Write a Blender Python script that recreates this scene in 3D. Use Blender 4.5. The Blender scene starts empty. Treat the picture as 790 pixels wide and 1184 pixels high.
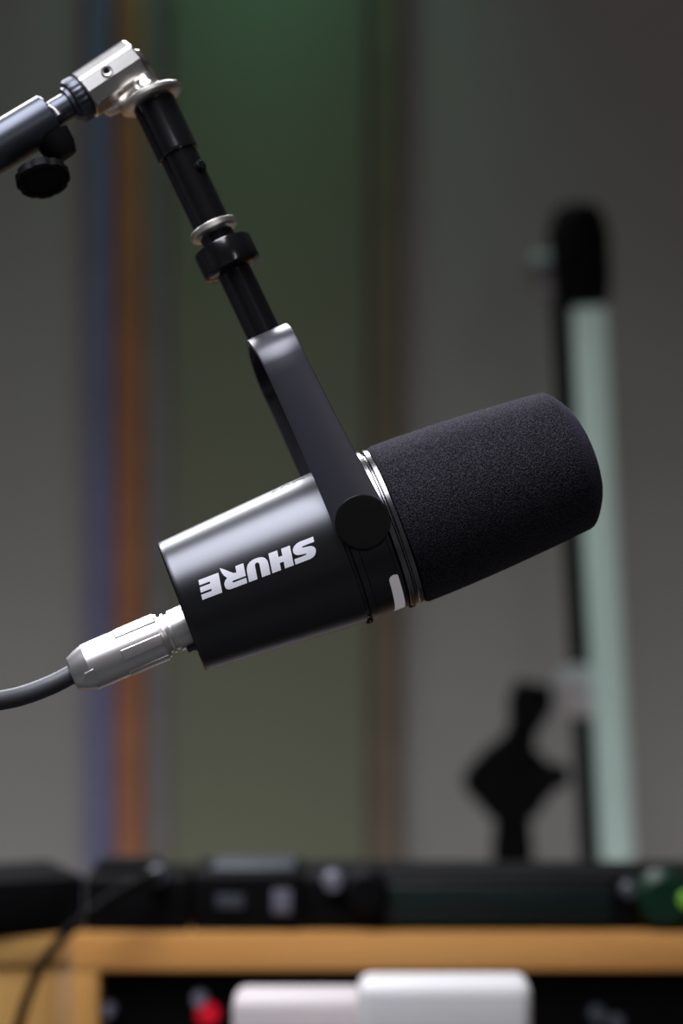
import bpy, bmesh, math, random
from mathutils import Vector, Matrix
random.seed(7)
C = bpy.context.scene.collection
SC = bpy.context.scene
PI = math.pi
FPX = 2796.0                      # 85 mm lens, 36 mm over 1184 px
CAMZ = 1.20

# ------------------------------------------------------------------ camera, world, light
cam_d = bpy.data.cameras.new('camera')
cam = bpy.data.objects.new('camera', cam_d); C.objects.link(cam)
cam.location = (0, 0, CAMZ); cam.rotation_euler = (PI/2, 0, 0)
cam_d.sensor_fit = 'VERTICAL'; cam_d.sensor_height = 36; cam_d.sensor_width = 24; cam_d.lens = 85
cam_d.clip_start = 0.02
cam_d.dof.use_dof = True; cam_d.dof.focus_distance = 0.893; cam_d.dof.aperture_fstop = 5.6
SC.camera = cam
SC.view_settings.view_transform = 'Standard'; SC.view_settings.look = 'None'
SC.view_settings.gamma = 1; SC.view_settings.use_curve_mapping = False
SC.view_settings.exposure = 0.0
w = bpy.data.worlds.new('world'); SC.world = w; w.use_nodes = True
w.node_tree.nodes['Background'].inputs[0].default_value = (0.5, 0.5, 0.55, 1)
w.node_tree.nodes['Background'].inputs[1].default_value = 0.03

def area(name, loc, target, sx, sy, power, col=(1,1,1), spread=180):
    l = bpy.data.lights.new(name, 'AREA'); l.shape = 'RECTANGLE'; l.size = sx; l.size_y = sy
    l.energy = power; l.color = col; l.spread = math.radians(spread)
    o = bpy.data.objects.new(name, l); C.objects.link(o); o.location = loc
    d = Vector(target) - Vector(loc)
    o.rotation_euler = d.to_track_quat('-Z', 'Y').to_euler()
    return o
def wx_(x): return (x-395)*2.6/FPX
area('ceiling_light_near', (-0.50, 0.42, 2.36), (-0.50, 0.4201, 0), 0.85, 1.15, 29, (0.90, 0.92, 1.0), 130)
area('ceiling_light_far', (-0.50, 2.22, 2.22), (0.0, 0.92, 1.2), 1.10, 0.42, 12, (0.93, 0.94, 1.0), 110)
area('added_green_light', (wx_(300), 2.50, 2.30), (wx_(305), 2.59, 1.2), 0.18, 0.05, 0.42, (0.28, 1.0, 0.66), 60)  # added light without a known source, greens the upper part of the panel
area('side_lamp_behind_camera', (0.78, -0.9, 2.02), (0.0, 0.92, 1.25), 0.16, 0.6, 1.1, (1.0, 0.93, 0.93), 120)
area('floor_uplight_behind_desk', (0.1, 2.05, 0.28), (0.1, 2.6, 0.95), 2.6, 0.25, 5.6, (1.0, 0.94, 0.925), 150)

# ------------------------------------------------------------------ helpers
def lin(c):
    c = c/255.0
    return c/12.92 if c <= 0.04045 else ((c+0.055)/1.055)**2.4
def rgb(r, g, b): return (lin(r), lin(g), lin(b), 1)

def mat(name, col, rough=0.5, metal=0.0, spec=0.5, noise=None, bump=None, coat=0, sheen=0, emit=None, aniso=0):
    """procedural principled material; noise=(scale, amount) varies the colour, bump=(scale, strength, distance)"""
    m = bpy.data.materials.new(name); m.use_nodes = True
    nt = m.node_tree; b = nt.nodes['Principled BSDF']
    b.inputs['Base Color'].default_value = col
    b.inputs['Roughness'].default_value = rough; b.inputs['Metallic'].default_value = metal
    b.inputs['Specular IOR Level'].default_value = spec
    b.inputs['Coat Weight'].default_value = coat; b.inputs['Sheen Weight'].default_value = sheen
    tc = nt.nodes.new('ShaderNodeTexCoord')
    if noise:
        n = nt.nodes.new('ShaderNodeTexNoise'); n.inputs['Scale'].default_value = noise[0]; n.inputs['Detail'].default_value = 4
        nt.links.new(tc.outputs['Object'], n.inputs['Vector'])
        r = nt.nodes.new('ShaderNodeMapRange'); r.inputs[3].default_value = 1-noise[1]; r.inputs[4].default_value = 1+noise[1]
        r.inputs[1].default_value = 0.3; r.inputs[2].default_value = 0.7
        nt.links.new(n.outputs['Fac'], r.inputs[0])
        mx = nt.nodes.new('ShaderNodeVectorMath'); mx.operation = 'SCALE'; mx.inputs[0].default_value = col[:3]
        nt.links.new(r.outputs[0], mx.inputs['Scale']); nt.links.new(mx.outputs[0], b.inputs['Base Color'])
    if bump:
        n2 = nt.nodes.new('ShaderNodeTexNoise'); n2.inputs['Scale'].default_value = bump[0]; n2.inputs['Detail'].default_value = 3
        nt.links.new(tc.outputs['Object'], n2.inputs['Vector'])
        bp = nt.nodes.new('ShaderNodeBump'); bp.inputs['Strength'].default_value = bump[1]; bp.inputs['Distance'].default_value = bump[2]
        nt.links.new(n2.outputs['Fac'], bp.inputs['Height']); nt.links.new(bp.outputs[0], b.inputs['Normal'])
    if emit:
        b.inputs['Emission Color'].default_value = emit[0]; b.inputs['Emission Strength'].default_value = emit[1]
    return m

def wood_mat(name, c1, c2, rough=0.35, axis=0):
    m = mat(name, c1, rough); nt = m.node_tree; b = nt.nodes['Principled BSDF']
    tc = nt.nodes.new('ShaderNodeTexCoord'); mp = nt.nodes.new('ShaderNodeMapping')
    s = [40, 40, 40]; s[axis] = 2.0; mp.inputs['Scale'].default_value = s
    n = nt.nodes.new('ShaderNodeTexNoise'); n.inputs['Scale'].default_value = 1.5; n.inputs['Detail'].default_value = 6
    r = nt.nodes.new('ShaderNodeValToRGB'); r.color_ramp.elements[0].color = c1; r.color_ramp.elements[1].color = c2
    r.color_ramp.elements[0].position = 0.35; r.color_ramp.elements[1].position = 0.65
    nt.links.new(tc.outputs['Object'], mp.inputs[0]); nt.links.new(mp.outputs[0], n.inputs['Vector'])
    nt.links.new(n.outputs['Fac'], r.inputs[0]); nt.links.new(r.outputs[0], b.inputs['Base Color'])
    return m

def foam_mat():
    m = mat('open_cell_foam', (0.02, 0.018, 0.022, 1), 0.95, spec=0.15, sheen=0.06); nt = m.node_tree; b = nt.nodes['Principled BSDF']
    tc = nt.nodes.new('ShaderNodeTexCoord')
    v = nt.nodes.new('ShaderNodeTexVoronoi'); v.inputs['Scale'].default_value = 1500
    n = nt.nodes.new('ShaderNodeTexNoise'); n.inputs['Scale'].default_value = 2200; n.inputs['Detail'].default_value = 2
    nt.links.new(tc.outputs['Object'], v.inputs['Vector']); nt.links.new(tc.outputs['Object'], n.inputs['Vector'])
    r = nt.nodes.new('ShaderNodeValToRGB')
    r.color_ramp.elements[0].position = 0.44; r.color_ramp.elements[0].color = (0.002, 0.0018, 0.0024, 1)
    r.color_ramp.elements[1].position = 0.66; r.color_ramp.elements[1].color = (0.044, 0.039, 0.052, 1)
    nt.links.new(n.outputs['Fac'], r.inputs[0]); nt.links.new(r.outputs[0], b.inputs['Base Color'])
    bp = nt.nodes.new('ShaderNodeBump'); bp.inputs['Strength'].default_value = 0.7; bp.inputs['Distance'].default_value = 0.0004
    nt.links.new(v.outputs['Distance'], bp.inputs['Height']); nt.links.new(bp.outputs[0], b.inputs['Normal'])
    b.inputs['Sheen Roughness'].default_value = 0.5
    b.inputs['Sheen Tint'].default_value = (0.75, 0.7, 1, 1)
    return m

M = dict(
 body=mat('satin_black_metal', (0.062,0.063,0.069,1), 0.33, metal=1.0, bump=(2500,0.05,0.0002)),
 black=mat('gloss_black_metal', (0.004,0.004,0.005,1), 0.17, spec=0.55, noise=(60,0.1)),
 yoke=mat('anodised_black_metal', (0.024,0.023,0.033,1), 0.36, metal=0.35, spec=0.6, bump=(3000,0.04,0.0002)),
 knob=mat('turned_black_metal', (0.004,0.004,0.004,1), 0.22, spec=0.2, noise=(30,0.2)),
 chrome=mat('polished_chrome', (0.90,0.87,0.84,1), 0.22, metal=1, noise=(40,0.05)),
 nickel=mat('satin_nickel', (0.72,0.69,0.68,1), 0.36, metal=1, noise=(80,0.05)),
 steel=mat('knurled_steel', (0.66,0.63,0.58,1), 0.36, metal=1, noise=(200,0.1)),
 ring=mat('dark_polished_ring', (0.20,0.19,0.20,1), 0.24, metal=1, noise=(60,0.1)),
 gun=mat('blue_black_tube', (0.05,0.055,0.07,1), 0.33, metal=0.6, noise=(60,0.1)),
 rubber=mat('dark_cable_rubber', (0.030,0.031,0.040,1), 0.52, noise=(90,0.15)),
 plastic=mat('black_plastic', (0.004,0.004,0.0045,1), 0.6, spec=0.06, noise=(50,0.2)),
 print=mat('white_print', (0.74,0.74,0.80,1), 0.45, noise=(300,0.03)),
 greyprint=mat('grey_print', (0.06,0.06,0.07,1), 0.6, noise=(300,0.03)),
 led_brightened=mat('frosted_indicator', (0.55,0.52,0.56,1), 0.4, noise=(300,0.03), emit=((0.8,0.76,0.8,1),0.2)),  # weak emission added to make the strip look brighter
 foam=foam_mat(),
 wall=mat('grey_plaster', (0.245,0.242,0.238,1), 0.9, noise=(3,0.04), bump=(80,0.1,0.001)),
 floor=mat('grey_carpet', (0.10,0.10,0.10,1), 0.95, noise=(60,0.3)),
 ceil=mat('white_ceiling_paint', (0.45,0.45,0.45,1), 0.9, noise=(5,0.03)),
 green=mat('green_panel_fabric', (0.140,0.152,0.105,1), 0.9, noise=(400,0.1)),
 blue=mat('blue_strip_paint', (0.125,0.130,0.230,1), 0.8, noise=(30,0.08)),
 orange=mat('orange_brown_strip_wood', (0.27,0.108,0.050,1), 0.7, noise=(30,0.12)),
 brown=mat('brown_strip_wood', (0.115,0.092,0.064,1), 0.7, noise=(20,0.12)),
 darkgrey=mat('dark_grey_strip', (0.17,0.165,0.16,1), 0.8, noise=(30,0.1)),
 tube=mat('frosted_tube', (0.46,0.58,0.54,1), 0.4, noise=(20,0.03), emit=((0.62,0.82,0.76,1),0.13)),
 darkwood=wood_mat('dark_stained_desk_wood', (0.03,0.018,0.012,1), (0.045,0.028,0.02,1)),
 wood=wood_mat('honey_wood_across', (0.68,0.31,0.085,1), (0.80,0.40,0.12,1)),
 woodv=wood_mat('honey_wood_upright', (0.66,0.33,0.09,1), (0.78,0.43,0.14,1), axis=2),
 woodpale=wood_mat('pale_wood_upright', (0.56,0.30,0.085,1), (0.66,0.38,0.12,1), axis=2),
 paleedge=wood_mat('pale_edge_wood', (0.50,0.28,0.11,1), (0.60,0.35,0.15,1), axis=2),
 white=mat('white_plastic', (0.70,0.68,0.68,1), 0.4, noise=(15,0.02)),
 whitegrey=mat('off_white_plastic', (0.66,0.59,0.59,1), 0.45, noise=(15,0.02)),
 face=mat('green_black_faceplate', (0.005,0.012,0.010,1), 0.45, spec=0.25, noise=(30,0.1)),
 greyknob=mat('grey_knob', (0.15,0.145,0.19,1), 0.4, noise=(30,0.1)),
 greendisc=mat('dark_green_dial', (0.003,0.026,0.012,1), 0.4, spec=0.3, noise=(30,0.1)),
 ledgreen=mat('lit_green_led', (0.1,0.3,0.02,1), 0.4, noise=(30,0.1), emit=((0.12,0.30,0.01,1),0.45)),
 ledred=mat('lit_red_led', (0.5,0.0,0.02,1), 0.4, noise=(30,0.1), emit=((1.0,0.01,0.03,1),0.32)),
 screen=mat('small_grey_display', (0.055,0.06,0.075,1), 0.4, noise=(30,0.2)),
)

def link(name, bm, m, parent=None, smooth=True, ang=35):
    me = bpy.data.meshes.new(name); bmesh.ops.recalc_face_normals(bm, faces=bm.faces); bm.to_mesh(me); bm.free()
    me.materials.append(m)
    o = bpy.data.objects.new(name, me); C.objects.link(o)
    if smooth:
        for p in me.polygons: p.use_smooth = True
        try: me.set_sharp_from_angle(angle=math.radians(ang))
        except Exception: pass
    if parent: o.parent = parent
    return o
def tag(o, label, cat, group=None):
    o['label'] = label; o['category'] = cat
    if group: o['group'] = group
    return o
def empty(name, loc=(0,0,0), rz=0, mw=None):
    o = bpy.data.objects.new(name, None); C.objects.link(o); o.empty_display_size = 0.02
    if mw is not None: o.matrix_world = mw
    else: o.location = loc; o.rotation_euler = (0,0,rz)
    return o
def struct(o): o['kind'] = 'structure'; return o

def frame_from(axis):
    a = Vector(axis).normalized()
    h = Vector((0,0,1)) if abs(a.z) < 0.9 else Vector((1,0,0))
    b = a.cross(h).normalized(); c = b.cross(a).normalized()
    return a, b, c
def lathe(bm, prof, org=(0,0,0), axis=(1,0,0), n=64, mod=None, caps=True):
    """prof: list of (distance along axis, radius)"""
    a, b, c = frame_from(axis); org = Vector(org); rings = []
    for i, (t, r) in enumerate(prof):
        rg = []
        for k in range(n):
            th = 2*PI*k/n; rr = r*(mod(i, k) if mod else 1)
            rg.append(bm.verts.new(org + a*t + (b*math.cos(th) + c*math.sin(th))*rr))
        rings.append(rg)
    for i in range(len(rings)-1):
        for k in range(n):
            bm.faces.new((rings[i][k], rings[i][(k+1)%n], rings[i+1][(k+1)%n], rings[i+1][k]))
    if caps:
        bm.faces.new(rings[0]); bm.faces.new(rings[-1])
    return bm
def box(bm, lo, hi, bev=0.0, seg=2, mw=None):
    r = bmesh.ops.create_cube(bm, size=1.0); vs = r['verts']
    for v in vs:
        v.co = Vector(((lo[i]+hi[i])/2 + v.co[i]*(hi[i]-lo[i]) for i in range(3)))
    if bev > 0:
        es = list({e for v in vs for e in v.link_edges})
        r2 = bmesh.ops.bevel(bm, geom=es, offset=bev, segments=seg, profile=0.5, affect='EDGES')
    if mw is not None:
        for v in (bm.verts if bev > 0 else vs): v.co = mw @ v.co
    return bm
def boxo(name, lo, hi, m, parent=None, bev=0.0, seg=2):
    bm = bmesh.new(); box(bm, lo, hi, bev, seg); return link(name, bm, m, parent)
def tube(bm, pts, r, n=20):
    """sweep a circle along smooth points; r number or list"""
    P = [Vector(p) for p in pts]; rr = r if isinstance(r, (list, tuple)) else [r]*len(P)
    t0 = (P[1]-P[0]).normalized(); _, nb, _ = frame_from(t0); rings = []
    for i, p in enumerate(P):
        t = (P[min(i+1, len(P)-1)] - P[max(i-1, 0)]).normalized()
        nb = (nb - t*nb.dot(t)).normalized(); c = t.cross(nb)
        rings.append([bm.verts.new(p + (nb*math.cos(2*PI*k/n) + c*math.sin(2*PI*k/n))*rr[i]) for k in range(n)])
    for i in range(len(rings)-1):
        for k in range(n): bm.faces.new((rings[i][k], rings[i][(k+1)%n], rings[i+1][(k+1)%n], rings[i+1][k]))
    bm.faces.new(rings[0]); bm.faces.new(rings[-1])
    return bm
def spline(ctrl, n=10):
    P = [Vector(p) for p in ctrl]; P = [P[0]*2-P[1]] + P + [P[-1]*2-P[-2]]; out = []
    for i in range(1, len(P)-2):
        for k in range(n):
            t = k/n; a, b, c, d = P[i-1], P[i], P[i+1], P[i+2]
            out.append(0.5*((2*b) + (c-a)*t + (2*a-5*b+4*c-d)*t*t + (3*b-a-3*c+d)*t**3))
    out.append(P[-2]); return out
def W(x, y, D):                   # where a point at distance D along the view stands in the room
    return Vector(((x-395)*D/FPX, D, CAMZ - (y-592)*D/FPX))

# ------------------------------------------------------------------ room
WY = 2.60
XL, XR, YF, ZC = -1.9, 1.9, -1.3, 2.45
struct(boxo('floor', (XL-.1, YF-.1, -.1), (XR+.1, WY+.1, 0), M['floor']))
struct(boxo('ceiling', (XL-.1, YF-.1, ZC), (XR+.1, WY+.1, ZC+.1), M['ceil']))
struct(boxo('wall_back', (XL-.1, WY, 0), (XR+.1, WY+.1, ZC), M['wall']))
struct(boxo('wall_left', (XL-.1, YF, 0), (XL, WY, ZC), M['wall']))
struct(boxo('wall_right', (XR, YF, 0), (XR+.1, WY, ZC), M['wall']))
struct(boxo('wall_front', (XL-.1, YF-.1, 0), (XR+.1, YF, ZC), M['wall']))
struct(boxo('baseboard_back', (XL, WY-.012, 0), (XR, WY, .09), M['darkgrey'], bev=.003))

def wx(x): return (x-395)*WY/FPX
def panel(name, x0, x1, dep, m, label, cat):
    o = boxo(name, (wx(x0), WY-dep, .095), (wx(x1), WY, ZC-.02), m, bev=min(.004, dep/3))
    return tag(o, label, cat)
panel('vertical_strip', 100, 133, .012, M['blue'], 'narrow blue vertical strip on the grey wall beside the orange strip', 'wall strip')
panel('vertical_strip', 134, 168, .018, M['orange'], 'narrow orange-brown vertical strip on the wall right of the blue strip', 'wall strip')
panel('vertical_strip', 169, 199, .008, M['darkgrey'], 'dark grey vertical strip between the orange strip and the green panel', 'wall strip')
panel('fabric_panel', 200, 424, .025, M['green'], 'wide dull green panel on the wall behind the microphone', 'wall panel')
panel('vertical_strip', 425, 466, .018, M['brown'], 'brown vertical strip along the right edge of the green panel', 'wall strip')

# ------------------------------------------------------------------ microphone
S = 0.00033
al = math.radians(20.8); tau = math.radians(4.0); rho = math.radians(9.5)
A = Vector((math.cos(al)*math.cos(tau), math.sin(tau), math.sin(al)*math.cos(tau)))
V0 = Vector((-math.sin(al), 0, math.cos(al)))
W0 = A.cross(V0).normalized()
V0 = W0.cross(A).normalized()
Wv = W0*math.cos(rho) + V0*math.sin(rho)
Vv = V0*math.cos(rho) - W0*math.sin(rho)
PIV = W(418, 622.7, 0.9227)
O = PIV - A*222*S
MW = Matrix(((A.x*S, Vv.x*S, Wv.x*S, O.x), (A.y*S, Vv.y*S, Wv.y*S, O.y), (A.z*S, Vv.z*S, Wv.z*S, O.z), (0,0,0,1)))
ROT = MW.to_3x3()
def mlocal(bm):                    # vertices are written in mic units (1 = S metres); bake the unit so objects keep scale 1
    for v in bm.verts: v.co *= S
    return bm
MWr = Matrix.Translation(O) @ Matrix(((A.x, Vv.x, Wv.x), (A.y, Vv.y, Wv.y), (A.z, Vv.z, Wv.z))).to_4x4()
mic = empty('microphone', mw=MWr)
tag(mic, 'black broadcast microphone with foam windscreen and white SHURE lettering hanging from the boom arm', 'microphone')
def mpart(name, bm, m, parent=mic, **k):
    mlocal(bm); return link(name, bm, m, parent, **k)

def body_r(u): return 78.5 + 13.8*min(1, max(0, u/195.0))**0.95
prof = [(6, 0.5), (6, 60), (5, 72), (0.5, 74), (-0.5, 76.5), (0.2, 78.0), (1.5, 78.8)]
prof += [(u, body_r(u)) for u in range(6, 190, 8)] + [(190, 92.0), (193.5, 92.4), (194.5, 91.6), (194.8, 86)]
bm = bmesh.new(); lathe(bm, prof, n=128)
body = mpart('body', bm, M['body'])
bm = bmesh.new(); lathe(bm, [(194.7, 87.5), (198.5, 87.5), (198.7, 91.0), (199.6, 92.3), (207, 92.6), (208, 91.2), (240, 91.2), (241, 92.4), (245, 92.4), (246, 90)], n=128)
mpart('control_ring', bm, M['body'])
bm = bmesh.new(); lathe(bm, [(246.2, 88), (246.4, 93), (247.5, 94.8), (253, 95), (254.5, 93.4), (255, 90.5), (256.2, 90.5), (256.8, 93.2), (258, 94.2), (262.5, 94.2), (264, 92.5), (264.2, 88)], n=128)
mpart('trim_ring', bm, M['ring'])
# foam windscreen
prof = [(264.5, 84), (264.8, 91), (266.5, 94.8), (270, 96)]
for k in range(1, 17):
    t = k/16; u = 270 + t*205
    prof.append((u, 96 - 11.2*t**1.25 + 1.2*math.sin(PI*t)))
prof += [(480, 83.2), (484.5, 79.5), (489, 74.2), (494, 67), (499, 58.5), (503, 49), (506, 37), (508, 24), (509, 11), (509.3, 1)]
bm = bmesh.new(); lathe(bm, prof, n=160)
mpart('foam_windscreen', bm, M['foam'], ang=60)
# indicator strip
def surf(u, vp, lift, r=None):     # a point on the shell seen at height vp across the axis
    r = r or body_r(u); ph = math.asin(max(-1, min(1, vp/r))) - rho
    return Vector((u, (r+lift)*math.sin(ph), (r+lift)*math.cos(ph)))
bm = bmesh.new(); rows = []
r0 = 91.2; a0 = math.asin(-50/r0); a1 = math.asin(-91/r0) - 0.15
N = 90
for k in range(N+1):
    s = k/N; a = a0 + (a1-a0)*s; d = abs(a-a0)*r0; hw = 6.2
    if d < hw: hw = math.sqrt(max(0.05, hw*hw-(hw-d)**2))
    d2 = abs(a1-a)*r0
    if d2 < 6.2: hw = math.sqrt(max(0.05, 6.2**2-(6.2-d2)**2))
    uc = 235.5 - 2.0*s
    ph = a - rho
    rows.append([bm.verts.new(Vector((uc+q*hw, (r0+h)*math.sin(ph), (r0+h)*math.cos(ph)))) for q, h in ((-1,-1),(-1,.5),(1,.5),(1,-1))])
for k in range(N):
    for j in range(4): bm.faces.new((rows[k][j], rows[k][(j+1)%4], rows[k+1][(j+1)%4], rows[k+1][j]))
bm.faces.new(rows[0]); bm.faces.new(rows[-1])
st = mpart('indicator_strip', bm, M['led_brightened']); st['label'] = 'white rounded indicator strip'
# small studs under the shell
for u in (196, 249):
    bm = bmesh.new(); ph = math.radians(-84) - rho
    d = Vector((0, math.sin(ph), math.cos(ph)))
    lathe(bm, [(0, 4.5), (5.5, 4.5), (6.5, 3.2)], org=Vector((u, 0, 0)) + d*89, axis=d, n=20); mpart('stud', bm, M['black'])

# lettering
def letters(polys, name, m, xf, lift=0.35, slice_h=1.5):
    for nm, poly in polys:
        bm = bmesh.new()
        vs = [bm.verts.new((x, y, 0)) for x, y in poly]
        f_ = bm.faces.new(vs); f_.normal_update(); bmesh.ops.triangulate(bm, faces=[f_], ngon_method='EAR_CLIP')
        y0 = min(p[1] for p in poly); y1 = max(p[1] for p in poly); y = y0+slice_h
        while y < y1:
            bmesh.ops.bisect_plane(bm, geom=bm.verts[:]+bm.edges[:]+bm.faces[:], plane_co=(0,y,0), plane_no=(0,1,0)); y += slice_h
        for v in bm.verts:
            v.co = xf(v.co.x, v.co.y, lift)
        mpart(nm, bm, m, parent=body, smooth=False)
Sx = [(0,0),(16,0),(20,.7),(23.6,2.6),(25.6,5.4),(25.8,8.4),(24.2,11.2),(21,12.9),(17,13.6),(12,14.3),(11.2,15.0),(12,15.7),(15,15.8),(26,15.8),(26,21.5),(9,21.5),
      (5,20.9),(1.9,19),(.2,16.2),(0,13),(1.6,10.2),(4.8,8.5),(9,7.8),(14,7.2),(15,6.5),(14.2,5.8),(11,5.6),(0,5.6)]
Hx = [(0,0),(10.6,0),(10.6,7.4),(15.2,7.4),(15.2,0),(25.8,0),(25.8,21.5),(15.2,21.5),(15.2,13.8),(10.6,13.8),(10.6,21.5),(0,21.5)]
Ux = [(0,21.5),(10.2,21.5),(10.2,7.0),(10.8,5.3),(12.9,4.4),(15.0,5.3),(15.6,7.0),(15.6,21.5),(25.8,21.5),(25.8,9.5),(25.2,6.2),(23.4,3.3),(20.4,1.2),(16.5,.2),(12.9,0),
      (9.3,.2),(5.4,1.2),(2.4,3.3),(.6,6.2),(0,9.5)]
Rx = [(0,0),(9.7,0),(9.7,7.0),(13.5,6.0),(18,2.6),(23,-1.2),(27.6,-4.2),(26.4,1.0),(24.5,5.0),(21.4,8.8),(24.2,10.6),(25.8,13.2),(26,16),(25,19),(22.5,20.9),(19,21.5),(0,21.5),
      (0,15.8),(15.5,15.8),(16.4,14.8),(15.5,13.8),(0,13.8)]
Ex = [(0,0),(24,0),(24,5.6),(11.5,5.6),(11.5,7.8),(24,7.8),(24,13.6),(11.5,13.6),(11.5,15.8),(24,15.8),(24,21.5),(0,21.5)]
def off(p, dx): return [(x+dx, y) for x, y in p]
def xf_logo(x, y, lift):
    vp = 22.3 - y*1.03; u = 161.8 - x*0.992 + 0.17*vp
    return surf(u, vp, lift)
letters([('letter', off(Sx,0)), ('letter', off(Hx,28)), ('letter', off(Ux,56)), ('letter', off(Rx,84)), ('letter', [(114+x, y) for x, y in Ex])], 'letter', M['print'], xf_logo)
# small print along the top of the shell
def font_on_shell(txt, size, u0, th0, m):
    c = bpy.data.curves.new('t', 'FONT'); c.body = txt; c.size = size; c.resolution_u = 3
    o = bpy.data.objects.new('t', c); C.objects.link(o)
    dg = bpy.context.evaluated_depsgraph_get(); me = bpy.data.meshes.new_from_object(o.evaluated_get(dg))
    bm = bmesh.new(); bm.from_mesh(me); bpy.data.objects.remove(o); bpy.data.curves.remove(c); bpy.data.meshes.remove(me)
    for k in range(1, 8):
        bmesh.ops.bisect_plane(bm, geom=bm.verts[:]+bm.edges[:]+bm.faces[:], plane_co=(0,size*k/8,0), plane_no=(0,1,0))
    for v in bm.verts:
        u = u0 - v.co.x; r = body_r(u)+0.35; ph = th0 - v.co.y/r - rho
        v.co = Vector((u, r*math.sin(ph), r*math.cos(ph)))
    mpart('model_lettering', bm, m, parent=body, smooth=False)
font_on_shell('MV7', 24, 186, math.radians(84), M['greyprint'])

# ------------------------------------------------------------------ yoke, stem, collar (parts of the microphone)
th = math.radians(4.2)
def proj(local):
    p = MWr @ (Vector(local)*S); return (395 + p.x*FPX/p.y, 592 - (p.z-CAMZ)*FPX/p.y)
# choose the swing of the yoke so that it points at the boom joint
best = None
for k in range(-60, 120):
    a = math.radians(k*0.1)
    t_ = Vector((222 - math.sin(a)*560, math.cos(a)*560, 0)); q = proj(t_)
    e = abs((q[0]-418)*(115-622.7) - (q[1]-622.7)*(176-418))
    if best is None or e < best[0]: best = (e, a)
th = best[1]
T = Vector((-math.sin(th), math.cos(th), 0)); B = Vector((math.cos(th), math.sin(th), 0)); K = Vector((0,0,1)); PV = Vector((222,0,0))
def tfor(y):                       # distance up the stem at which it stands at picture height y
    lo, hi = 0, 700
    for _ in range(40):
        md = (lo+hi)/2
        if proj(PV+T*md)[1] > y: lo = md
        else: hi = md
    return lo
def interp(x, tab):
    for (a, fa), (b, fb) in zip(tab, tab[1:]):
        if x <= b: return fa + (fb-fa)*max(0, x-a)/(b-a)
    return tab[-1][1]
t_ap = tfor(391)
path = []                          # (t, w) from one arm's tip over the apex to the other
R1, R2, W1 = 62, 100, 102.5
for t in [-30, -29, -27, -23, -18, -12, -6, 0, 8, 20, 40, 70, 100, 130, 160, t_ap-R1-8]: path.append((t, W1))
for k in range(1, 16):
    a = PI/2*k/15; ca = math.cos(a)**0.9; sa = math.sin(a)**0.92 if k < 15 else 1
    path.append((t_ap-R1+R1*sa, W1*ca))
path = path[:-1]
path = path + [(t_ap, 0)] + [(t, -w_) for t, w_ in reversed(path)]
bm = bmesh.new(); secs = []
TH = 7.5
for i, (t, w_) in enumerate(path):
    a = path[max(0, i-1)]; b = path[min(len(path)-1, i+1)]
    d = Vector((b[0]-a[0], b[1]-a[1])).normalized(); nrm = Vector((-d.y, d.x))
    if nrm.dot(Vector((t-100 if abs(w_) < 60 else 0, w_))) < 0: nrm = -nrm
    wd = interp(t, [(0, 30.5), (45, 28.5), (110, 26.0), (190, 24.0), (230, 24.5), (300, 25.0)])
    if t < 0: wd = math.sqrt(max(4, 30.5**2 - t*t))
    ring = []
    for q, h in ((-1, 0), (-1, 1), (-.94, 1.09), (.94, 1.09), (1, 1), (1, 0)):
        cpos = PV + T*(t + nrm.x*TH*(h-1)) + K*(w_ + nrm.y*TH*(h-1)) + B*(q*wd)
        ring.append(bm.verts.new(cpos))
    secs.append(ring)
for i in range(len(secs)-1):
    for j in range(6): bm.faces.new((secs[i][j], secs[i][(j+1)%6], secs[i+1][(j+1)%6], secs[i+1][j]))
bm.faces.new(secs[0]); bm.faces.new(secs[-1])
yoke = mpart('yoke', bm, M['yoke'], ang=28)
for sgn in (1, -1):
    bm = bmesh.new()
    lathe(bm, [(86, 18), (95, 18), (95.2, 20), (103, 20), (103.2, 30), (104, 31), (109, 31), (110.2, 30), (110.4, 28), (109.2, 4), (109.2, .5)], org=PV, axis=(0,0,sgn), n=96)
    mpart('pivot_knob', bm, M['knob'], parent=yoke)
bm = bmesh.new(); tc = tfor(298)
lathe(bm, [(t_ap-2, 20.5), (tc, 20.5), (tc+40, 20.5)], org=PV, axis=T, n=64)
mpart('stem', bm, M['black'])
bm = bmesh.new()
lathe(bm, [(tc-20.5, 21), (tc-17, 33), (tc-15.5, 35.2), (tc-12, 36), (tc+13, 36), (tc+15.5, 35), (tc+16.5, 33), (tc+15.8, 21)], org=PV, axis=T, n=72)
mpart('locking_collar', bm, M['black'])
tw = tfor(266)
bm = bmesh.new()
lathe(bm, [(tw-7, 21), (tw-4, 28), (tw-3, 29.5), (tw+3, 29.5), (tw+4.5, 28), (tw+4.5, 21)], org=PV, axis=T, n=90,
      mod=lambda i, k: 1.0 - (0.018 if (k % 2 and i in (2, 3)) else 0))
mpart('washer', bm, M['steel'])['label'] = 'silver knurled washer'

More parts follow.
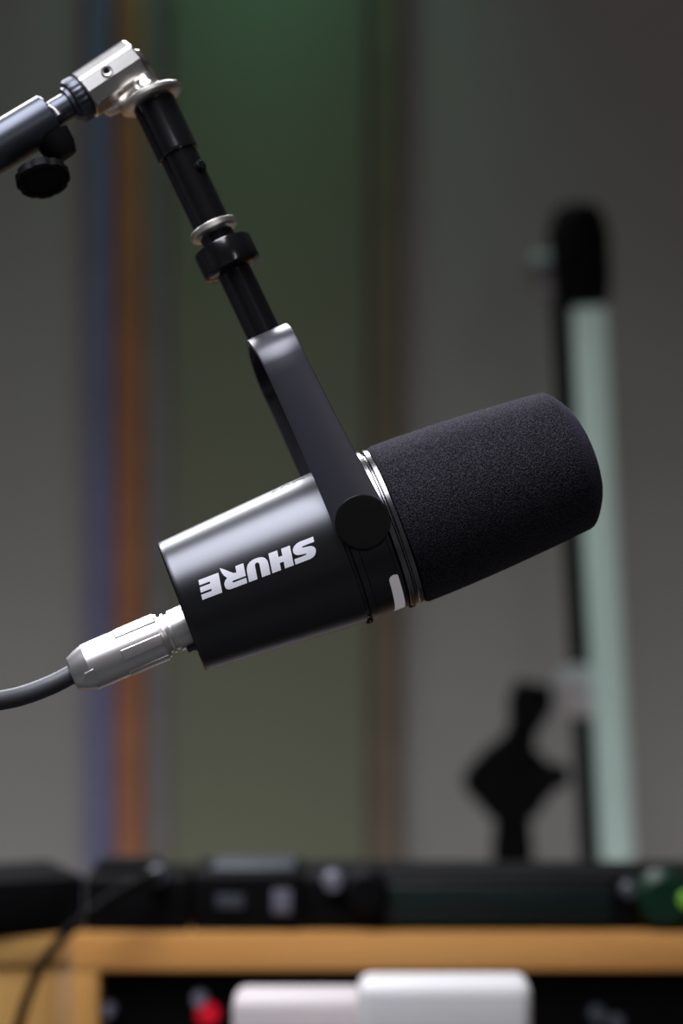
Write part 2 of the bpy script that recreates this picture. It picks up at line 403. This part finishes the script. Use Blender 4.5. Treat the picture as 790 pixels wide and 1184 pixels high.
# ------------------------------------------------------------------ boom arm with its swivel joint and stand
Tw = (MWr.to_3x3() @ T).normalized(); PVw = MWr @ (PV*S)
Kw = (MWr.to_3x3() @ K).normalized()
def on(t): return PVw + Tw*(t*S)
base_pt = W(-1250, 1180, 0.70); boom = empty('boom_stand', loc=(base_pt.x, base_pt.y, 0))
tag(boom, 'black boom stand with chrome swivel joint holding the microphone, tube entering at upper left', 'microphone stand')
def bpart(name, bm, m, parent=boom, **k):      # vertices in room coordinates, origin moved to the stand
    for v in bm.verts: v.co -= boom.location
    return link(name, bm, m, parent, **k)
t1, t2, t3 = tfor(262), tfor(177), tfor(117)
bm = bmesh.new()
lathe(bm, [((t1)*S, 22.3*S), ((t2-4)*S, 22.8*S), ((t2-4)*S, 24*S), ((t2-3)*S, 25.6*S), ((t2)*S, 26*S), ((t2+2)*S, 25.6*S), (t3*S, 26.2*S)], org=PVw, axis=Tw, n=72)
ext = bpart('extension_tube', bm, M['black'])
tb = tfor(204)
sd = (Kw*0.72 + Tw.cross(Kw)*-0.69).normalized()
if sd.x < 0: sd = (Kw*0.72 + Tw.cross(Kw)*0.69).normalized()
bm = bmesh.new(); lathe(bm, [(20*S, 7*S), (26.5*S, 7*S), (28*S, 5.5*S)], org=on(tb), axis=sd, n=24); bpart('set_screw', bm, M['plastic'], parent=ext)
bm = bmesh.new()
lathe(bm, [((t3-4)*S, 26*S), ((t3-1)*S, 37*S), ((t3+1)*S, 39.5*S), ((t3+5)*S, 39.5*S), ((t3+7)*S, 37*S), ((t3+7.5)*S, 25*S)], org=PVw, axis=Tw, n=120,
      mod=lambda i, k: 1.0 - (0.014 if (k % 2 and i in (2, 3)) else 0))
bpart('washer', bm, M['steel'])['label'] = 'large silver knurled washer'
DJ = on(t3).y
# barrel
b0 = W(96, 111.5, DJ-0.002); b1 = W(158, 71, DJ+0.004)
bax = (b1-b0).normalized(); L = (b1-b0).length
def octmod(i, k, n=64, sides=10):
    a = (2*PI*k/n) % (2*PI/sides) - PI/sides
    return math.cos(PI/sides)/math.cos(a)*1.02
sj = DJ/FPX
bm = bmesh.new()
lathe(bm, [(0, 26*sj), (2*sj, 29*sj), (L-3*sj, 29.5*sj), (L, 27*sj)], org=b0, axis=bax, n=64, mod=octmod)
barrel = bpart('swivel_barrel', bm, M['chrome'], ang=14); barrel['label'] = 'polished faceted chrome barrel'
bm = bmesh.new()
lathe(bm, [(L-0.5*sj, 21*sj), (L+5*sj, 20*sj), (L+10*sj, 16*sj), (L+12*sj, 8*sj), (L+12.3*sj, 1*sj)], org=b0-Vector((0,0,5*sj)), axis=bax, n=48)
bpart('barrel_cap', bm, M['chrome'], parent=barrel)
# screw in barrel
q = W(127, 86, DJ); front = Vector((0.05, -1, 0.18)).normalized()
bm = bmesh.new()
lathe(bm, [(20*sj, 6.6*sj), (31.6*sj, 6.6*sj), (32.2*sj, 5.8*sj), (31.6*sj, 4.4*sj), (30.2*sj, 4.2*sj), (30.2*sj, .5*sj)], org=b0+bax*(L*.46), axis=front, n=32)
bpart('barrel_screw', bm, M['nickel'], parent=barrel)
bm = bmesh.new()
lathe(bm, [(30.3*sj, 3.9*sj), (30.7*sj, 3.9*sj)], org=b0+bax*(L*.46), axis=front, n=6)
bpart('screw_socket', bm, M['plastic'], parent=barrel)
# neck between washer and barrel
bm = bmesh.new()
lathe(bm, [((t3+6.5)*S, 28*S), ((t3+10)*S, 26*S), ((t3+15)*S, 20*S), ((t3+22)*S, 17*S), ((t3+40)*S, 16*S)], org=PVw, axis=Tw, n=48)
bpart('swivel_neck', bm, M['chrome'])
# wedge under barrel
bm = bmesh.new()
lathe(bm, [(0, 13*sj), (4*sj, 17*sj), (22*sj, 19*sj), (42*sj, 17*sj), (50*sj, 11*sj)], org=W(116, 122, DJ+.003), axis=(W(162, 95, DJ+.003)-W(116, 122, DJ+.003)), n=40)
bpart('swivel_hinge', bm, M['steel'])
# knurled ring, neck, lever
bend = 0.22
bd = Vector((-math.cos(math.radians(33.4)), -bend, -math.sin(math.radians(33.4)))).normalized()   # from the joint down the boom
r0p = b0 - bax*1*sj
bm = bmesh.new()
lathe(bm, [(-1*sj, 22*sj), (0, 26.5*sj), (2*sj, 27.5*sj), (10*sj, 27.5*sj), (13*sj, 25.5*sj), (14*sj, 20*sj)], org=r0p, axis=bd, n=96,
      mod=lambda i, k: 1.0 - (0.04 if (k % 4 in (1, 2) and i in (2, 3)) else 0))
bpart('knurled_ring', bm, M['gun'])
bm = bmesh.new(); lathe(bm, [(13*sj, 20.5*sj), (18*sj, 20.5*sj), (19*sj, 15.5*sj), (55*sj, 15.5*sj)], org=r0p, axis=bd, n=48)
nk = bpart('boom_neck', bm, M['gun'])
bm = bmesh.new()
lp = r0p + bd*(36*sj) + Vector((0, -15.5*sj, 2*sj))
tube(bm, [lp + Vector((-7*sj, -1*sj, 3*sj)), lp + Vector((0, -2*sj, -1*sj)), lp + Vector((5*sj, -2*sj, -8*sj))], [3*sj, 3*sj, 4*sj], 12)
bpart('release_lever', bm, M['nickel'], parent=nk)
# boom tube
blen = 0.60
bm = bmesh.new()
lathe(bm, [(44*sj, 15*sj), (44*sj, 25.5*sj), (46*sj, 27.5*sj), (blen, 27.5*sj), (blen, 20*sj)], org=r0p, axis=bd, n=72)
bpart('boom_tube', bm, M['gun'])
# tension knob under the tube
dn = bd.cross(Vector((0,1,0))).normalized(); dn = -dn if dn.z > 0 else dn
kp = r0p + bd*(66*sj)
bm = bmesh.new()
lathe(bm, [(20*sj, 22*sj), (38*sj, 20*sj), (50*sj, 15*sj)], org=kp - bd*(10*sj), axis=dn, n=32)
lug = bpart('tension_lug', bm, M['plastic'])
bm = bmesh.new(); kax = Vector((0.22, -0.50, -0.84)).normalized(); kc = W(49, 204, kp.y-0.004)
lathe(bm, [(-8*sj, 20*sj), (-6*sj, 27*sj), (-3*sj, 31*sj), (7*sj, 31*sj), (10*sj, 28*sj), (11*sj, 22*sj), (9*sj, 20*sj), (9*sj, 1*sj)], org=kc, axis=kax, n=64,
      mod=lambda i, k: 1.0 - (0.05 if (k % 8 < 2 and i in (1, 2, 3, 4)) else 0))
bpart('tension_knob', bm, M['plastic'])
# pole and foot of the stand (left of the frame)
be = r0p + bd*blen
bm = bmesh.new(); lathe(bm, [(-.02, .012), (-.02, .02), (.02, .02), (.02, .012)], org=be, axis=(0,1,0), n=32); bpart('boom_hinge', bm, M['plastic'])
bm = bmesh.new(); lathe(bm, [(0, .012), (be.z-.02, .012)], org=(be.x, be.y, .02), axis=(0,0,1), n=32); bpart('pole', bm, M['gun'])
bm = bmesh.new(); lathe(bm, [(0, .15), (.004, .152), (.016, .15), (.022, .10), (.024, .012)], org=(be.x, be.y, .0), axis=(0,0,1), n=64); bpart('foot', bm, M['plastic'])

# ------------------------------------------------------------------ cable and connector
cab = empty('microphone_cable', loc=tuple(W(83, 780, .92)))
tag(cab, 'dark grey cable with silver metal plug in the rear of the microphone', 'cable')
def cpart(name, bm, m, parent=cab, **k):
    for v in bm.verts: v.co -= cab.location
    return link(name, bm, m, parent, **k)
rear = MWr @ (Vector((4, -21, 20))*S)
Dr = rear.y
c0 = W(83, 780, Dr-0.004); c1 = W(216, 723.5, Dr)
cd = (c1-c0).normalized(); cl = (c1-c0).length; s2 = Dr/FPX
def P2(u): return u*s2
k_ = cl/P2(144.5)
prof = [(0, 11.5), (0, 18.6), (2, 20.2), (12, 24.6), (22, 27.8), (40, 28.2), (112, 27.4), (115.5, 26.6), (116, 22.5), (119.5, 22.0), (120, 24.3), (123, 24.6), (124, 22), (128, 22), (128.5, 24.8), (152, 25.2), (156, 25.2)]
bm = bmesh.new(); lathe(bm, [(P2(a)*k_, P2(b)) for a, b in prof], org=c0, axis=cd, n=96)
plug = cpart('plug_sleeve', bm, M['nickel'], ang=11); plug['label'] = 'silver metal plug sleeve'
# raised grip ribs around the sleeve
a_, b_, c_ = frame_from(cd)
for k in range(6):
    an = 2*PI*k/6 - 0.05
    rd = b_*math.cos(an) + c_*math.sin(an); tg = cd.cross(rd)
    bm = bmesh.new(); r_ = P2(27.3)
    box(bm, (P2(62), -P2(6.5), -P2(3)), (P2(112), P2(6.5), P2(1.6)), bev=P2(1.2), seg=3)
    mm = Matrix.Translation(c0 + rd*r_) @ Matrix(((cd.x, tg.x, rd.x), (cd.y, tg.y, rd.y), (cd.z, tg.z, rd.z))).to_4x4()
    for v in bm.verts: v.co = mm @ v.co
    cpart('grip_rib', bm, M['nickel'], parent=plug)
# window near the cable end: shallow flat facets
for an in (-0.38, 2.76):
    rd = (b_*math.cos(an) + c_*math.sin(an)); tg = cd.cross(rd); bm = bmesh.new()
    top = []; bot = []
    for x, y in ((10, 0), (15, 7.5), (26, 9), (26.5, 0), (26, -9), (15, -7.5)):
        h = 24.2 + 0.165*(x-10)
        rr = math.sqrt(max(0, 1 - (y/26)**2))
        top.append(bm.verts.new(c0 + cd*P2(x) + tg*P2(y) + rd*P2(29.2)))
        bot.append(bm.verts.new(c0 + cd*P2(x) + tg*P2(y) + rd*P2(18)))
    bm.faces.new(top); bm.faces.new(bot[::-1])
    for i in range(6): bm.faces.new((top[i], bot[i], bot[(i+1)%6], top[(i+1)%6]))
    cpart('sleeve_facet', bm, M['nickel'], parent=plug, smooth=False)
# latch
lt = c0 + cd*P2(141)*k_
dnn = Vector((0.35, -0.25, -0.9)).normalized(); dnn = (dnn - cd*dnn.dot(cd)).normalized()
bm = bmesh.new(); box(bm, (-P2(7), -P2(6), P2(22)), (P2(7), P2(6), P2(31)), bev=P2(2), seg=3)
tg = cd.cross(dnn)
mm = Matrix.Translation(lt) @ Matrix(((cd.x, tg.x, dnn.x), (cd.y, tg.y, dnn.y), (cd.z, tg.z, dnn.z))).to_4x4()
for v in bm.verts: v.co = mm @ v.co
cpart('latch', bm, M['gun'], parent=plug)
ctrl = [c0 + cd*P2(10), c0 - cd*P2(1), W(60, 791.5, Dr-.006), W(30, 803, Dr-.010), W(0, 810, Dr-.014), W(-60, 818, Dr-.02), W(-200, 815, Dr-.03),
        Vector((-.34, .86, 1.08)), Vector((-.40, .88, .95)), Vector((-.42, .90, .50)), Vector((-.40, .92, .10)), Vector((-.34, .96, .008)), Vector((-.20, 1.0, .0045)), Vector((-.05, 1.05, .0045))]
bm = bmesh.new(); tube(bm, spline(ctrl, 12), 11.3*s2, 24)
cpart('cord', bm, M['rubber'])

# ------------------------------------------------------------------ desk
DY0, DY1 = 1.16, 1.98
desk = empty('studio_desk', loc=(.1, (DY0+DY1)/2, 0)); tag(desk, 'dark studio desk carrying the rack cabinets, below the frame', 'desk')
def rel(name, lo, hi, m, par, bev=.002, seg=2):
    L_ = par.location
    return boxo(name, tuple(lo[i]-L_[i] for i in range(3)), tuple(hi[i]-L_[i] for i in range(3)), m, par, bev, seg)
rel('desktop', (-1.1, DY0, .72), (1.1, DY1, .75), M['darkwood'], desk)
for sx in (-1, 1):
    for yy in (DY0+.05, DY1-.11):
        x0 = sx*1.02; rel('leg', (x0-.03, yy, .0), (x0+.03, yy+.06, .72), M['woodv'], desk)

# ------------------------------------------------------------------ rack cabinet (right) and angled cabinet (left)
D = 1.50
zt = W(0, 1080, D).z; zb = W(0, 1123, D).z
xl0, xl1 = W(81, 0, D).x, W(114, 0, D).x
xr0 = xl1 + .4826; xr1 = xr0 + (xl1-xl0)
rack = empty('rack_cabinet', loc=((xl0+xr1)/2, D+.17, .75)); tag(rack, 'honey wood rack cabinet with black equipment inside, across the bottom of the picture', 'cabinet')
rel('top_board', (xl0, D, zb), (xr1, D+.255, zt), M['wood'], rack, .0015)
rel('side_board', (xl0, D+.0006, .7505), (xl1, D+.255, zb-.0002), M['woodv'], rack, .0015)
rel('side_board', (xr0, D+.0006, .7505), (xr1, D+.255, zb-.0002), M['woodv'], rack, .0015)
rel('bottom_board', (xl1+.0002, D+.001, .7505), (xr0-.0002, D+.255, .768), M['wood'], rack, .0015)
rel('back_board', (xl1+.0002, D+.243, .7685), (xr0-.0002, D+.253, zb-.0004), M['plastic'], rack, .001)

side = empty('side_cabinet', loc=(xl0-.0006, D+.003, .75), rz=math.radians(14)); tag(side, 'plain pale wood cabinet at bottom left, angled beside the rack cabinet', 'cabinet')
zs = zt
boxo('side_board', (-.0095, 0, .0005), (-.0004, .24, zs-.75-.018), M['paleedge'], side, .001)
boxo('carcass', (-.42, .016, .0005), (-.0098, .24, zs-.75-.018), M['woodpale'], side, .0015)
boxo('door', (-.40, 0, .012), (-.0098, .0155, zs-.75-.0185), M['woodpale'], side, .002)
boxo('top_board', (-.425, -.004, zs-.75-.0178), (-.0004, .25, zs-.75), M['woodpale'], side, .002)

# rack units inside the bay
def unit(name, label, z0, z1, y0, dep, parts):
    u = empty(name, loc=((xl1+xr0)/2, y0, z0)); tag(u, label, 'audio equipment')
    rel('faceplate', (xl1+.0008, y0, z0), (xr0-.0008, y0+.004, z1), M['plastic'], u, .001)
    rel('chassis', (xl1+.02, y0+.0042, z0+.001), (xr0-.02, y0+dep, z1-.001), M['plastic'], u, .001)
    parts(u, y0); return u
def knob(u, p, r, l, m, name='knob', taper=.85):
    bm = bmesh.new(); lathe(bm, [(0, r), (l*.85, r*taper), (l, r*taper*.85), (l, r*.1)], org=Vector(p)-u.location, axis=(0,-1,0), n=28)
    return link(name, bm, m, u)
def p_top(u, y0):
    a = W(126, 1166, y0); knob(u, (a.x, y0, a.z), .0052, .012, M['greyknob'])
    a = W(232, 1153, y0); knob(u, (a.x, y0, a.z), .0055, .014, M['greyknob'])
    a = W(240, 1172, y0); k1 = knob(u, (a.x, y0, a.z), .0075, .006, M['ledred'], 'indicator_lamp'); k1['label'] = 'lit red indicator lamp'
    for xx, yy in ((690, 1172), (712, 1182)):
        a = W(xx, yy, y0); knob(u, (a.x, y0, a.z), .006, .012, M['screen'])
def p_low(u, y0):
    for xx in (160, 240, 330, 560, 640, 720):
        a = W(xx, 1290, y0); knob(u, (a.x, y0, a.z), .007, .014, M['screen'])
unit('rack_unit', 'black rack unit with glowing red lamp inside the wooden rack cabinet', zb-.0455-.003, zb-.003, D+.018, .22, p_top)
unit('rack_unit', 'black rack unit below the one with the red lamp', .7700, zb-.0955, D+.018, .22, p_low)
unit('rack_blank_panel', 'plain black rack panel between the two rack units', zb-.0950, zb-.0490, D+.018, .02, lambda u, y: None)

# ------------------------------------------------------------------ equipment on top of the cabinets
GZ = zt + .0003
def ztop(y, d): return W(0, y, d).z
# long unit with green-black face
y0, y1 = D+.008, D+.085; h = ztop(995, y1)
x0, x1 = W(352, 0, y0).x, W(866, 0, y0).x
amp = empty('preamplifier', loc=((x0+x1)/2, y0, GZ)); tag(amp, 'long black preamplifier with green-black face and round dials on top of rack cabinet', 'audio equipment')
rel('casing', (x0, y0+.004, GZ), (x1, y1, h), M['plastic'], amp, .002)
a0 = W(445, 0, y0); a1 = W(708, 0, y0)
rel('faceplate', (a0.x, y0, GZ+.004), (a1.x, y0+.0038, h-.004), M['face'], amp, .001)
a = W(385, 1018, y0+.004); knob(amp, (a.x, y0+.004, a.z), .0068, .012, M['greyknob'])
a = W(424, 1030, y0+.004); knob(amp, (a.x, y0+.004, a.z), .0150, .014, M['plastic'], 'dial')
a = W(726, 1028, y0+.004); knob(amp, (a.x, y0+.004, a.z), .0055, .012, M['screen'])
a = W(768, 1038, y0+.004); dg_ = knob(amp, (a.x, y0+.004, a.z), .0190, .012, M['greendisc'], 'dial')
dg_['label'] = 'dark green round dial'
a = W(795, 1040, y0-.009); bm = bmesh.new()
lathe(bm, [(0, .0055), (.002, .0055), (.004, .003)], org=Vector((a.x, y0-.0082, a.z))-amp.location, axis=(0,-1,0), n=24)
link('indicator_lamp', bm, M['ledgreen'], amp)['label'] = 'lit green indicator lamp'
# interface with small displays
x0, x1 = W(222, 0, y0).x, W(351.6, 0, y0).x
itf = empty('audio_interface', loc=((x0+x1)/2, y0, GZ)); tag(itf, 'small black audio interface with grey display and buttons left of the long preamplifier', 'audio equipment')
h2 = ztop(992, y1-.004)
rel('casing', (x0, y0, GZ), (x1, y1-.004, h2), M['plastic'], itf, .003, 3)
a0 = W(243, 1002, y0); a1 = W(340, 0, y0)
rel('top_sheen', (a0.x, y0+.012, h2+.0001), (a1.x, y1-.014, h2+.0025), M['screen'], itf, .001)  # grey slab stands in for light reflected off the casing top
p0 = W(315, 1028, y0); p1 = W(337, 1056, y0); rel('display', (p0.x, y0-.003, p1.z), (p1.x, y0-.0002, p0.z), M['greyknob'], itf, .001)
p0 = W(250, 1034, y0); p1 = W(282, 1050, y0); rel('button', (p0.x, y0-.003, p1.z), (p1.x, y0-.0002, p0.z), M['screen'], itf, .001)
# small box left of it, the cord plugs into it
x0, x1 = W(98, 0, y0).x, W(218, 0, y0).x; h3 = ztop(998, y1-.01)
hub = empty('junction_box', loc=((x0+x1)/2, y0, GZ)); tag(hub, 'small black box on the cabinet left of the audio interface, cord in its front', 'audio equipment')
rel('casing', (x0, y0, GZ), (x1, y1-.01, h3), M['plastic'], hub, .001)
a = W(150, 983, y1-.03); rel('raised_lid', (a.x-.02, y0+.025, h3+.0001), (a.x+.02, y1-.02, h3+.006), M['plastic'], hub, .002)
a = W(182, 1012, y0); knob(hub, (a.x, y0, a.z), .007, .010, M['screen'], 'socket')
# black box on the angled cabinet
lb = empty('equipment_case', loc=(W(98,0,y0).x-.0001, D+.0082, zs+.0003), rz=math.radians(24))
tag(lb, 'flat black equipment case on the angled wooden cabinet at left edge', 'audio equipment')
boxo('casing', (-.30, 0, 0), (-.0002, .075, .0345), M['plastic'], lb, .001)
boxo('front_panel', (-.285, -.003, .004), (-.02, -.0002, .030), M['plastic'], lb, .001)
# cord
pts = [W(182, 1012, y0-.009), W(168, 1016, y0-.020), W(135, 1033, y0-.034), W(100, 1058, y0-.046), W(66, 1092, y0-.056), W(42, 1128, y0-.06), W(22, 1184, y0-.062), W(10, 1250, y0-.062),
       Vector((-.19, y0-.07, .775)), Vector((-.185, y0-.10, .7535)), Vector((-.15, y0-.15, .7535)), Vector((-.08, y0-.17, .7535))]
bm = bmesh.new(); tube(bm, spline(pts, 10), .0031, 16)
co = link('patch_cord', bm, M['plastic']); tag(co, 'thin black cord hanging down over the front of the wooden cabinets at bottom left', 'cable')

# ------------------------------------------------------------------ white boxes in front of the rack cabinet
Dw = 1.33
def wbox(name, xa, xb, yt, y0_, dep, m, ml, label, lidh):
    a = W(xa, yt, y0_); b = W(xb, yt, y0_)
    u = empty(name, loc=((a.x+b.x)/2, y0_+dep/2, .7503)); tag(u, label, 'box')
    rel('container', (a.x+.0015, y0_+.0015, .7503), (b.x-.0015, y0_+dep-.0015, a.z-lidh-.0003), m, u, .006, 4)
    rel('lid', (a.x, y0_, a.z-lidh), (b.x, y0_+dep, a.z), ml, u, .0075, 5)
wbox('storage_box', 268, 424, 1153, Dw+.02, .04, M['whitegrey'], M['whitegrey'], 'lower white plastic box with rounded corners in front of the rack cabinet', .03)
wbox('storage_box', 414, 617, 1138, Dw-.045, .040, M['white'], M['white'], 'taller white plastic box, right of the lower white box', .035)

# ------------------------------------------------------------------ light stand with tube lamp, far right
DT = 2.32
def far(x, y, d=DT): return W(x, y, d)
top = far(681, 356); bot = far(714, 996); ax = (bot-top).normalized(); L = (bot-top).length; sp = DT/FPX
lamp = empty('tube_lamp', loc=tuple(bot)); tag(lamp, 'pale green frosted tube lamp held upright on the black light stand', 'lamp')
def fpart(root, name, bm, m, parent=None):
    for v in bm.verts: v.co -= root.location
    return link(name, bm, m, parent or root)
bm = bmesh.new(); lathe(bm, [(0, 19*sp), (3*sp, 20*sp), (L-4*sp, 20*sp), (L, 16*sp)], org=top, axis=ax, n=40); fpart(lamp, 'diffuser_tube', bm, M['tube'])
bm = bmesh.new(); lathe(bm, [(L+.0005, 17*sp), (L+.02, 17*sp)], org=top, axis=ax, n=32); fpart(lamp, 'end_cap', bm, M['plastic'])
# head with clamp
bm = bmesh.new(); c_ = far(675, 300)
lathe(bm, [(-64*sp, 18*sp), (-56*sp, 28*sp), (-30*sp, 35*sp), (25*sp, 35*sp), (53*sp, 30*sp), (55*sp, 22*sp)], org=far(671, 300), axis=ax, n=40)
hd = fpart(lamp, 'lamp_head', bm, M['plastic'])
stand = empty('light_stand', loc=(far(735, 0, DT+.10).x, DT+.10, 0)); tag(stand, 'black light stand behind the pale green tube lamp', 'stand')
t_ = far(650, 262, DT+.06); axs = ax
p_b = far(684, 1010, DT+.12); p_t = far(645, 262, DT+.12); axp = (p_b-p_t).normalized(); 
Lp = (p_t.z-.20)/(-axp.z)
bm = bmesh.new(); lathe(bm, [(0, 13*sp), (Lp*.5, 13*sp), (Lp*.5, 17*sp), (Lp*.52, 17*sp), (Lp*.52, 15*sp), (Lp, 15*sp)], org=p_t, axis=axp, n=28)
pole = fpart(stand, 'pole', bm, M['plastic'])
pf = p_t + axp*Lp
for k in range(3):
    an = 2*PI*k/3; e = Vector((pf.x + .14*math.cos(an), pf.y + .14*math.sin(an), .012))
    if e.y > WY-.03: e.y = WY-.03
    bm = bmesh.new(); tube(bm, [pf+Vector((0,0,.10)), (pf+e)/2+Vector((0,0,.05)), e], .009, 14)
    fpart(stand, 'leg', bm, M['plastic'])
bm = bmesh.new(); c2 = far(614, 320, DT+.02)
lathe(bm, [(0, 20*sp), (5*sp, 30*sp), (28*sp, 29*sp), (34*sp, 17*sp), (66*sp, 12*sp)], org=c2, axis=(1, -.25, .1), n=32)
fpart(stand, 'clamp_knob', bm, mat('dim_grey_metal', (0.10,0.10,0.11,1), .5, noise=(20,.05)))
bm = bmesh.new(); c3 = far(643, 795, DT+.02)
lathe(bm, [(0, 14*sp), (4*sp, 24*sp), (22*sp, 30*sp), (44*sp, 30*sp), (50*sp, 20*sp)], org=c3, axis=(1, .15, -.15), n=32)
cl_ = fpart(stand, 'tube_clamp', bm, mat('pale_grey_clamp', (0.42,0.39,0.41,1), .45, noise=(20,.05)), None)
cl_['label'] = 'pale grey clamp'

# ------------------------------------------------------------------ black device on a stand, lower right
DG = 2.28; sg = DG/FPX
g = empty('camera_stand', loc=(W(592, 0, DG).x, DG, 0)); tag(g, 'out-of-focus black tripod with tilting head left of the tube lamp', 'tripod')
bm = bmesh.new(); tube(bm, [W(618, 790, DG), W(614, 812, DG), W(606, 842, DG)], [21*sg, 27*sg, 18*sg], 24); fpart(g, 'clamp_plate', bm, M['plastic'])
bm = bmesh.new(); tube(bm, [W(608, 832, DG), W(600, 858, DG), W(592, 890, DG)], [15*sg, 20*sg, 32*sg], 24); fpart(g, 'head_neck', bm, M['plastic'])
bm = bmesh.new()
q_ = [(652, 898), (625, 880), (606, 852), (585, 850), (558, 872), (532, 902), (546, 924), (570, 938), (580, 955), (604, 955), (616, 934), (640, 916)]
for yy in (DG-.022, DG+.022):
    fv = [bm.verts.new((W(x, 0, DG).x, yy, W(0, y, DG).z)) for x, y in q_]
    bm.faces.new(fv)
bm.verts.ensure_lookup_table(); n_ = len(q_)
for i in range(n_): bm.faces.new((bm.verts[i], bm.verts[(i+1)%n_], bm.verts[n_+(i+1)%n_], bm.verts[n_+i]))
bmesh.ops.bevel(bm, geom=bm.edges[:], offset=.005, segments=2, affect='EDGES')
fpart(g, 'pan_head', bm, M['plastic'])
bm = bmesh.new(); lathe(bm, [(0, 10*sg), (6*sg, 15*sg), (26*sg, 14*sg), (30*sg, 8*sg)], org=W(628, 898, DG-.01), axis=(1,-.3,.1), n=24); fpart(g, 'pan_knob', bm, M['plastic'])
cx = W(593, 0, DG).x; zc = W(0, 940, DG).z
bm = bmesh.new(); lathe(bm, [(0, 20*sg), (.03, 24*sg), (.12, 24*sg), (.125, 16*sg), (zc-.30, 16*sg)], org=(cx, DG, zc), axis=(0,0,-1), n=32); fpart(g, 'centre_column', bm, M['plastic'])
for k in range(3):
    an = 2*PI*k/3; bm = bmesh.new()
    tube(bm, [Vector((cx+.012*math.cos(an), DG+.012*math.sin(an), .60)), Vector((cx+.08*math.cos(an), DG+.08*math.sin(an), .30)), Vector((cx+.14*math.cos(an), DG+.14*math.sin(an), .010))], [.010, .009, .008], 14)
    fpart(g, 'leg', bm, M['plastic'])
